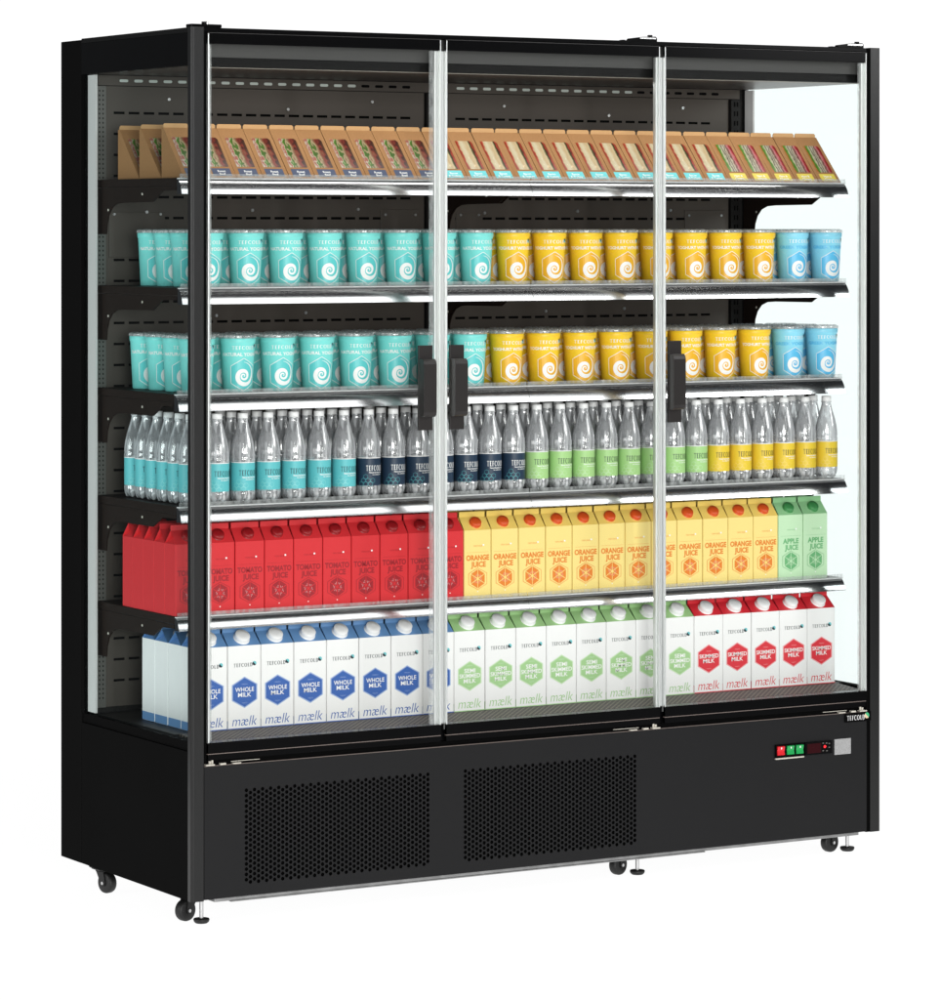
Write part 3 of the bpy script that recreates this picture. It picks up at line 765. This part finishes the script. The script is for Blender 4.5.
# --- wedge sandwich boxes
SW, SD, SHT = 0.0650, 0.1120, 0.1130
def sandwich(kind, pic, lab, lines):
    root = empty('sandwich_box'); tag(root, None, 'sandwich box')
    w, d, h = SW / 2, SD, SHT
    b = MB()
    y1, z1 = 0.104, h       # top of the sloping face
    A = [(0, 0.002), (0.0, 0), (d, 0), (d, h + 0.004), (y1, h + 0.004), (y1, h)]
    b.prism([(0, 0), (d, 0), (d, h), (y1, h)], -w, w, 'kraft')
    # folded tab along the top with rounded corners
    t = [(-w + 0.001, h), (-w + 0.001, h + 0.006), (-w + 0.004, h + 0.0095), (w - 0.006, h + 0.0095), (w - 0.0025, h + 0.006), (w - 0.0025, h)]
    b.prism(t, y1 + 0.001, y1 + 0.0035, 'kraft_light', 'y')
    root_body = b.build('box', root)
    L = math.hypot(y1, h); cy_, cz = y1 / L, h / L   # along the slope
    ny, nz = -cz, cy_
    def S2(u, v, o=0.0004): return (u, v * cy_ + ny * o, v * cz + nz * o)
    k = MB()
    u0, u1, v0, v1 = -0.0215, 0.0235, 0.034, 0.124
    k.face([S2(u0 + 0.0, v0), S2(u1, v0), S2(u1, v1 - 0.006), S2(u1 - 0.004, v1), S2(u0, v1)], pic, uv=[(0, 0), (1, 0), (1, .94), (.92, 1), (0, 1)])
    k.build('window', root)
    q = MB()
    q.face([S2(-0.0225, 0.006), S2(0.0235, 0.006), S2(0.0235, 0.029), S2(-0.0225, 0.029)], lab)
    for i, t_ in enumerate(lines): q.text(t_, 0.0085, 0.001, 0.0205 - i * 0.0085, lambda u, v: S2(u, v, 0.0007), 'white_print', off=0.02)
    q.build('label', root)
    b2 = MB()
    return root
sk = [('roast beef', sandwich('beef', 'beef_picture', 'navy_label', ['Roast', 'Beef']), 10, 'navy'),
      ('bacon and turkey', sandwich('turkey', 'turkey_picture', 'cyan_label', ['Bacon', '& Turkey']), 12, 'turquoise'),
      ('ham and cheese', sandwich('ham', 'ham_picture', 'yellow_label', ['Ham &', 'Cheese']), 5, 'yellow')]
i = 0
z = SH[0][0]
for nm, pr, n, colr in sk:
    for j in range(n):
        x = 0.0745 + 0.0664 * i
        place(pr, used, (x, 0.1235, z), '%s wedge box, %s label, %s from left of that colour, front row' % (nm, colr, ORD[j + 1]), 'kraft sandwich boxes on the top shelf')
        i += 1
for r in (1, 2):
    place(sk[0][1], used, (0.0745, 0.1235 + 0.1135 * r, z), 'kraft roast beef wedge box in the %s row behind the leftmost front box' % ROW[r], 'kraft sandwich boxes on the top shelf')

# --- yoghurt cups
CH, RT, RB = 0.1200, 0.0408, 0.0336
def cup(kind, base, deep, faint, line, textm='white_print'):
    root = empty('yoghurt_cup'); tag(root, None, 'yoghurt cup')
    b = MB()
    R = lambda z: RB + (RT - 0.0012 - RB) * z / CH
    b.lathe([(RB - 0.002, 0.0), (RB, 0.0012), (R(0.108), 0.108), (R(0.108) + 0.0012, 0.1092), (R(0.120) + 0.0014, 0.1185), (R(0.12), 0.120)], base, seg=40)
    AZ = radians(-90 - 7)
    def wrap(o):
        def fn(u, v):
            a = AZ + u / 0.0365; r = R(v) + o + (0.0012 if v > 0.1085 else 0)
            return (r * cos(a), r * sin(a), v)
        return fn
    f1, f2, f3 = wrap(0.00025), wrap(0.0005), wrap(0.0008)
    # faint tone-on-tone hexagon pattern
    def seg(fn, p, q, w, m, n=1):
        dx, dy = q[0] - p[0], q[1] - p[1]; l = math.hypot(dx, dy); nx, ny = -dy / l * w / 2, dx / l * w / 2
        for k in range(n):
            a = (p[0] + dx * k / n, p[1] + dy * k / n); c = (p[0] + dx * (k + 1) / n, p[1] + dy * (k + 1) / n)
            b.face([fn(a[0] - nx, a[1] - ny), fn(c[0] - nx, c[1] - ny), fn(c[0] + nx, c[1] + ny), fn(a[0] + nx, a[1] + ny)], m)
    for gx, gz in ((-0.046, 0.058), (-0.053, 0.024), (-0.038, 0.086), (0.050, 0.058), (0.055, 0.022), (-0.072, 0.045), (-0.066, 0.08), (0.07, 0.05)):
        hp = [(gx + 0.015 * sin(radians(60 * k)), gz + 0.017 * cos(radians(60 * k))) for k in range(7)]
        for k in range(6): seg(f1, hp[k], hp[k + 1], 0.0005, faint, 2)
    # hexagon badge
    zc = 0.0390; hh, hw = 0.0365, 0.0298
    hp = [(0, hh), (-hw, hh * 0.52), (-hw, -hh * 0.52), (0, -hh), (hw, -hh * 0.52), (hw, hh * 0.52), (0, hh)]
    N = 12
    for k in range(N):
        ua, ub = -hw + 2 * hw * k / N, -hw + 2 * hw * (k + 1) / N
        ta = hh * (1 - 0.48 * abs(ua) / hw); tb = hh * (1 - 0.48 * abs(ub) / hw)
        b.face([f1(ua, zc - ta), f1(ub, zc - tb), f1(ub, zc + tb), f1(ua, zc + ta)], deep)
    for k in range(6):
        seg(f2, (hp[k][0], zc + hp[k][1]), (hp[k + 1][0], zc + hp[k + 1][1]), 0.0013, 'white_print', 5)
    # swirl
    rc = [165, 95, 95, 73, 62, 50, 38, 28, 21, 12, 4]; wd = [3, 24, 50, 54, 42, 30, 24, 19, 15, 11, 8]
    rc = [165, 118, 95, 73, 62, 50, 38, 28, 21, 12, 4]
    K = 0.000190; n = 96; prev = None
    for k in range(n + 1):
        t = k / n * 10; i0 = min(int(t), 9); fr = t - i0
        r = rc[i0] + (rc[i0 + 1] - rc[i0]) * fr; w = wd[i0] + (wd[i0 + 1] - wd[i0]) * fr
        a = -pi / 2 * t   # from the top, clockwise
        a = pi / 2 - pi / 2 * t
        pi_ = ((r - w / 2) * cos(a) * K, zc - 0.003 + (r - w / 2) * sin(a) * K); po = ((r + w / 2) * cos(a) * K, zc - 0.003 + (r + w / 2) * sin(a) * K)
        if prev: b.face([f3(*prev[0]), f3(*prev[1]), f3(*po), f3(*pi_)], 'white_print')
        prev = (pi_, po)
    b.logo(0.0080, 0, 0.0990, f2, 'white_print', ('dark_text', 'logo_teal'), width=0.052)
    b.text(line, 0.0100, 0, 0.0845, f2, textm, off=0.03, width=0.102)
    b.text('creamy and fresh', 0.0055, 0.004, 0.1135, f2, faint, width=0.07)
    b.build('cup_body', root)
    l = MB()
    l.lathe([(RT - 0.001, 0.1198), (RT + 0.0014, 0.1202), (RT + 0.0016, 0.1245), (RT + 0.0004, 0.1265), (RT - 0.004, 0.1285), (RT - 0.007, 0.1272), (0.004, 0.1268)], 'lid_plastic', seg=40)
    l.build('lid', root)
    return root
ck = [('natural yoghurt', cup('natural', 'teal_cup', 'teal_deep', 'teal_faint', 'NATURAL YOGHURT'), 8, 'turquoise'),
      ('fruit yoghurt', cup('fruit', 'orange_cup', 'orange_deep', 'orange_faint', 'YOGHURT WITH FRUIT'), 8, 'golden yellow'),
      ('Greek yoghurt', cup('greek', 'blue_cup', 'blue_deep', 'blue_faint', 'GREEK YOGHURT', 'blue_deep'), 2, 'light blue')]
for s_, x0, px, y0, sname, rows, lrows in ((1, 0.1120, 0.0999, 0.158, 'upper', 2, 4), (2, 0.1000, 0.1006, 0.175, 'lower', 3, 4)):
    z = SH[s_][0]
    for r in range(lrows):
        i = 0
        for nm, pr, n, colr in ck:
            for j in range(n):
                if r < rows or i == 0:
                    pos = '%s from the left among the %s cups' % (ORD[j + 1], colr)
                    where = '%s row of the %s cup shelf' % (ROW[r], sname)
                    place(pr, used, (x0 + px * i, y0 + 0.0850 * r, z), '%s cup, %s from left of its colour, %s row, %s cup shelf' % (colr, ORD[j + 1], ROW[r], sname), 'yoghurt cups on the %s cup shelf' % sname, 3.5)
                i += 1

# --- water bottles
def bottle(wrapm, textm, faint):
    root = empty('water_bottle'); tag(root, None, 'water bottle')
    seg = 30; R0 = 0.0277
    prof = [(0.010, 0.004), (0.019, 0.0012), (0.0235, 0.003), (0.0268, 0.012), (R0 - 0.0004, 0.020), (R0, 0.026), (R0 - 0.0008, 0.0275), (R0 - 0.0008, 0.094), (R0, 0.0955), (R0 - 0.0003, 0.100),
            (R0 - 0.0013, 0.103), (R0 - 0.0003, 0.106), (0.0268, 0.118), (0.0248, 0.131), (0.0216, 0.145), (0.0178, 0.158), (0.0143, 0.170), (0.0118, 0.180), (0.0112, 0.186), (0.0128, 0.1868), (0.0128, 0.1885), (0.0108, 0.189)]
    b = MB(); vs = []; ns = len(prof)
    for (r, z_) in prof:
        for k in range(seg):
            a = 2 * pi * k / seg; rr = r; zz = z_
            if z_ < 0.019:                    # five-footed base
                q = 0.5 + 0.5 * cos(5 * a); rr = r * (1 - 0.14 * (1 - q) * (1 - z_ / 0.019)); zz = z_ + (1 - q) * 0.006 * (1 - z_ / 0.019)
            vs.append((rr * cos(a), rr * sin(a), zz))
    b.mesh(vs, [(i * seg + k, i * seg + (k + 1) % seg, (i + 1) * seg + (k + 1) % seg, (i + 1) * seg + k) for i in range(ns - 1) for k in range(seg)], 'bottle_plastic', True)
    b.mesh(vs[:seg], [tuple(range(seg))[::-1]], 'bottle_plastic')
    b.build('bottle_body', root)
    l = MB(); rl = R0 - 0.0002
    l.lathe([(rl, 0.0290), (rl, 0.0905)], wrapm, seg=40, cap=False)
    l.lathe([(rl + 0.0001, 0.0907), (rl + 0.0001, 0.0925)], 'cap_white', seg=40, cap=False)
    def fn(o):
        def g(u, v):
            a = radians(-90 - 8) + u / R0; r = rl + o
            return (r * cos(a), r * sin(a), v)
        return g
    f = fn(0.0003)
    l.logo(0.0120, 0.006, 0.0685, f, textm, width=0.044)
    l.text('Natural Sparkling Water', 0.0040, 0.009, 0.0588, f, 'white_print', off=0.03, width=0.036)
    l.text('No added sugar', 0.0034, 0.011, 0.0540, f, 'white_print', off=0.02, width=0.024)
    def ring(cx, cz, r):
        P = [(cx + r * sin(radians(60 * k)), cz + r * cos(radians(60 * k))) for k in range(7)]
        Q = [(cx + (r - .0005) * sin(radians(60 * k)), cz + (r - .0005) * cos(radians(60 * k))) for k in range(7)]
        for k in range(6): l.face([f(*P[k]), f(*P[k + 1]), f(*Q[k + 1]), f(*Q[k])], faint)
    for cx, cz in ((-0.017, 0.049), (-0.0115, 0.0405), (-0.0225, 0.0405), (-0.017, 0.033), (-0.006, 0.033), (-0.0005, 0.0405), (-0.028, 0.033)): ring(cx, cz, 0.0058)
    l.build('label', root)
    c = MB(); c.lathe([(0.0112, 0.1885), (0.0118, 0.1890), (0.0118, 0.2000), (0.0108, 0.2012), (0.004, 0.2014)], 'cap_white', seg=24)
    c.build('cap', root)
    return root
bk = [('turquoise', bottle('teal_label', 'dark_text', 'teal_faint'), 7), ('navy', bottle('navy_wrap', 'white_print', 'teal_label'), 7),
      ('green', bottle('green_wrap', 'dark_text', 'semi_edge'), 8), ('yellow', bottle('gold_wrap', 'dark_text', 'orange_juice'), 6)]
z = SH[3][0]
for r in range(6):
    i = 0
    for colr, pr, n in bk:
        for j in range(n):
            if r < 3 or i == 0:
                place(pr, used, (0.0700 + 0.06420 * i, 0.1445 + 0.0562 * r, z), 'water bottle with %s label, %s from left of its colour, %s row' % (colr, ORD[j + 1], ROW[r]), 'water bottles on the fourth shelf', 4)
            i += 1

# --- cartons
def carton(name, cat, w, d, hf, hr, fin, body, roof, capm, front):
    root = empty(name); tag(root, None, cat)
    b = MB(); w2 = w / 2
    e = 0.0012
    b.prism([(-w2, e), (-w2 + e, 0), (w2 - e, 0), (w2, e), (w2, d - e), (w2 - e, d), (-w2 + e, d), (-w2, d - e)], 0.0, hf, body, 'z')
    # sloping roof panels, folded-in gussets and the flat fin
    zt = hf + hr
    F_, B_ = [(-w2, 0.0005, hf), (w2, 0.0005, hf), (w2 - .0016, d / 2 - 0.001, zt), (-w2 + .0016, d / 2 - 0.001, zt)], [(w2, d - 0.0005, hf), (-w2, d - 0.0005, hf), (-w2 + .0016, d / 2 + 0.001, zt), (w2 - .0016, d / 2 + 0.001, zt)]
    b.face(F_, roof); b.face(B_, roof)
    for sx in (-1, 1):
        apex = (sx * (w2 - w * 0.30), d / 2, hf + hr * 0.80)
        b.face([(sx * w2, 0.0005, hf), (sx * w2, d - 0.0005, hf), apex], roof)
        b.face([(sx * w2, 0.0005, hf), apex, (sx * (w2 - .0016), d / 2 - 0.001, zt)], roof)
        b.face([(sx * w2, d - 0.0005, hf), apex, (sx * (w2 - .0016), d / 2 + 0.001, zt)], roof)
    fz = zt + fin; w2 -= .0016
    b.prism([(-w2, zt - 0.0005), (-w2, fz - 0.001), (-w2 + 0.001, fz), (w2 - 0.001, fz), (w2, fz - 0.001), (w2, zt - 0.0005)], d / 2 - 0.0011, d / 2 + 0.0011, roof, 'y')
    front(b, lambda u, v: (u, -0.0003, v), lambda u, v: (u, -0.0006, v))
    b.build('carton_body', root)
    # screw cap on the roof slope
    import mathutils
    L = math.hypot(d / 2, hr); nrm = mathutils.Vector((0, -hr / L, (d / 2) / L))
    ctr = mathutils.Vector((0.001, d / 2 * 0.52, hf + hr * 0.52))
    cr, chh = capm[1], capm[2]; q = nrm.to_track_quat('Z', 'Y'); c = MB()
    sg = 36; vs = []
    prof = [(cr * 1.10, -0.001), (cr * 1.10, 0.0012), (cr * 0.99, 0.0013), (cr, 0.0030), (cr * 0.985, chh - 0.0012), (cr * 0.93, chh), (cr * 0.3, chh)]
    for k2, (rr, zz) in enumerate(prof):
        for k in range(sg):
            a = 2 * pi * k / sg; r2 = rr * (1.012 if (k % 2 and 3 <= k2 <= 4) else 1)
            vs.append((ctr + q @ mathutils.Vector((r2 * cos(a), r2 * sin(a), zz)))[:])
    c.mesh(vs, [(i * sg + k, i * sg + (k + 1) % sg, (i + 1) * sg + (k + 1) % sg, (i + 1) * sg + k) for i in range(len(prof) - 1) for k in range(sg)], capm[0], True)
    c.mesh(vs[-sg:], [tuple(range(sg))], capm[0])
    c.build('cap', root)
    return root
def hexa(b, f, cx, cz, hw, hh, m):
    b.face([f(cx, cz + hh), f(cx - hw, cz + hh * .5), f(cx - hw, cz - hh * .5), f(cx, cz - hh), f(cx + hw, cz - hh * .5), f(cx + hw, cz + hh * .5)], m)
def juice_front(word, printm, seedm, linem):
    def fr(b, f1, f2):
        f3 = lambda u, v: (u, -0.0009, v)
        b.logo(0.0030, 0.0005, 0.1215, f1, printm, width=0.024); b.face([f1(0.0135, .1215), f1(.0175, .1215), f1(.0175, .1250), f1(.0135, .1250)], 'cap_white')
        b.face([f1(-.030, .1065), f1(.030, .1065), f1(.030, .1069), f1(-.030, .1069)], printm)
        b.text(word, 0.0168, 0.0, 0.0945, f1, printm, off=0.04, width={'TOMATO': .062, 'ORANGE': .062, 'APPLE': .047}[word])
        b.text('JUICE', 0.0168, 0.002, 0.0790, f1, printm, off=0.04, width=0.040)
        zc = 0.0455
        hexa(b, f1, 0, zc, 0.0250, 0.0255, linem)
        hexa(b, lambda u, v: (u, -0.0005, v), 0, zc, 0.0238, 0.0243, seedm[1])
        g = 0.0008
        P = [(0.0215 * sin(radians(60 * k)), 0.0222 * cos(radians(60 * k))) for k in range(7)]
        for k in range(6):
            c_ = ((P[k][0] + P[k + 1][0]) * .06, (P[k][1] + P[k + 1][1]) * .06)
            a, d_ = P[k], P[k + 1]; mid = ((a[0] + d_[0]) / 2, (a[1] + d_[1]) / 2)
            sh = lambda p: (p[0] + (mid[0] - p[0]) * .07, p[1] + (mid[1] - p[1]) * .07)
            a, d_ = sh(a), sh(d_)
            b.face([f3(c_[0], zc + c_[1]), f3(a[0], zc + a[1]), f3(d_[0], zc + d_[1])], printm)
            for t, rr in ((-.5, .009), (.2, .0075), (.6, .0105)):
                ang = radians(60 * k + 30 + t * 22); x_, z_ = rr * sin(ang), zc + rr * cos(ang); s_ = 0.0009
                f4 = lambda u, v: (u, -0.0012, v)
                b.face([f4(x_ - s_ * .6, z_ - s_ * 1.3), f4(x_ + s_ * .6, z_ - s_ * 1.3), f4(x_ + s_ * .6, z_ + s_ * 1.3), f4(x_ - s_ * .6, z_ + s_ * 1.3)], seedm[0])
        b.face([f1(-.0012, .0150), f1(.0012, .0150), f1(.0012, .0173), f1(-.0012, .0173)], 'cap_white')
    return fr
JW, JD, JF, JR, JN = 0.0720, 0.0540, 0.1580, 0.0290, 0.0120
jk = [('red tomato juice', carton('juice_carton', 'juice carton', JW, JD, JF, JR, JN, 'tomato', 'tomato', ('tomato_cap', 0.0135, 0.0085), juice_front('TOMATO', 'tomato_dark', ('skim_edge', 'tomato'), 'tomato_dark')), 10),
      ('yellow orange juice', carton('juice_carton', 'juice carton', JW, JD, JF, JR, JN, 'orange_juice', 'orange_roof', ('orange_cap', 0.0135, 0.0085), juice_front('ORANGE', 'orange_print', ('skim_edge', 'orange_juice'), 'orange_print')), 12),
      ('green apple juice', carton('juice_carton', 'juice carton', JW, JD, JF, JR, JN, 'apple', 'apple_roof', ('apple_cap', 0.0135, 0.0085), juice_front('APPLE', 'apple_print', ('semi_edge', 'apple'), 'apple_print')), 2)]
z = SH[4][0]
for r in range(5):
    i = 0
    for nm, pr, n in jk:
        for j in range(n):
            if r < 2 or i == 0:
                place(pr, used, (0.0625 + 0.07390 * i, 0.1330 + 0.0548 * r, z), '%s carton, %s from the left of its kind, %s row' % (nm, ORD[j + 1], ROW[r]), 'juice cartons on the fifth shelf')
            i += 1

def milk_front(lines, m, edge, sizes, m2):
    def fr(b, f1, f2):
        b.logo(0.0080, -0.0035, 0.1420, f1, 'dark_text', ('logo_teal', 'dark_text'), width=0.047)
        zc = 0.0810
        hexa(b, f1, 0, zc, 0.0318, 0.0350, edge)
        hexa(b, lambda u, v: (u, -0.0005, v), 0, zc, 0.0292, 0.0322, m)
        f3 = lambda u, v: (u, -0.0008, v)
        n = len(lines)
        for k, (t, w_) in enumerate(zip(lines, sizes)):
            b.text(t, 0.0134, 0, zc + (n - 1) * 0.0058 - k * 0.0118 + 0.001, f3, 'white_print', off=0.016, width=w_)
        b.text('FRESH', 0.0036, 0, zc + (n - 1) * 0.0058 + 0.0125, f3, edge, width=0.014)
        b.text('TASTY', 0.0036, 0, zc - 0.0235, f3, edge, width=0.014)
        b.text('m\u00e6lk', 0.0315, 0, 0.0185, f1, m, off=-0.008, shear=0.22, width=0.062)
        w2 = MW / 2
        for v0, v1 in ((0.0002, 0.0022),): b.face([f1(-w2, v0), f1(w2, v0), f1(w2, v1), f1(-w2, v1)], m)
        for sx in (-1, 1):
            b.face([(sx * (w2 + .0002), 0.0015, 0.0002), (sx * (w2 + .0002), MD - .0015, 0.0002), (sx * (w2 + .0002), MD - .0015, 0.019), (sx * (w2 + .0002), 0.0015, 0.019)], m2)
    return fr
MW, MD, MF, MR, MN = 0.0815, 0.0660, 0.1850, 0.0270, 0.0125
mk = [('white whole milk', carton('milk_carton', 'milk carton', MW, MD, MF, MR, MN, 'milk_white', 'whole_blue', ('cap_white', 0.0172, 0.0125), milk_front(['WHOLE', 'MILK'], 'whole_print', 'whole_edge', (0.047, 0.033), 'whole_blue')), 8, 'blue'),
      ('white semi skimmed milk', carton('milk_carton', 'milk carton', MW, MD, MF, MR, MN, 'milk_white', 'semi_green', ('cap_white', 0.0172, 0.0125), milk_front(['SEMI', 'SKIMMED', 'MILK'], 'semi_print', 'semi_edge', (0.030, 0.056, 0.033), 'semi_green')), 8, 'green'),
      ('white skimmed milk', carton('milk_carton', 'milk carton', MW, MD, MF, MR, MN, 'milk_white', 'skim_red', ('cap_white', 0.0172, 0.0125), milk_front(['SKIMMED', 'MILK'], 'skim_print', 'skim_edge', (0.055, 0.033), 'skim_red')), 5, 'red')]
z = 0.3485
for r in range(4):
    i = 0
    for nm, pr, n, colr in mk:
        for j in range(n):
            if r < 1 or i == 0:
                place(pr, used, (0.1120 + 0.08330 * i, 0.1300 + 0.0670 * r, z), '%s carton, %s roof, %s from left of its kind, %s row' % (nm, colr, ORD[j + 1], ROW[r]), 'milk cartons on the bottom deck')
            i += 1
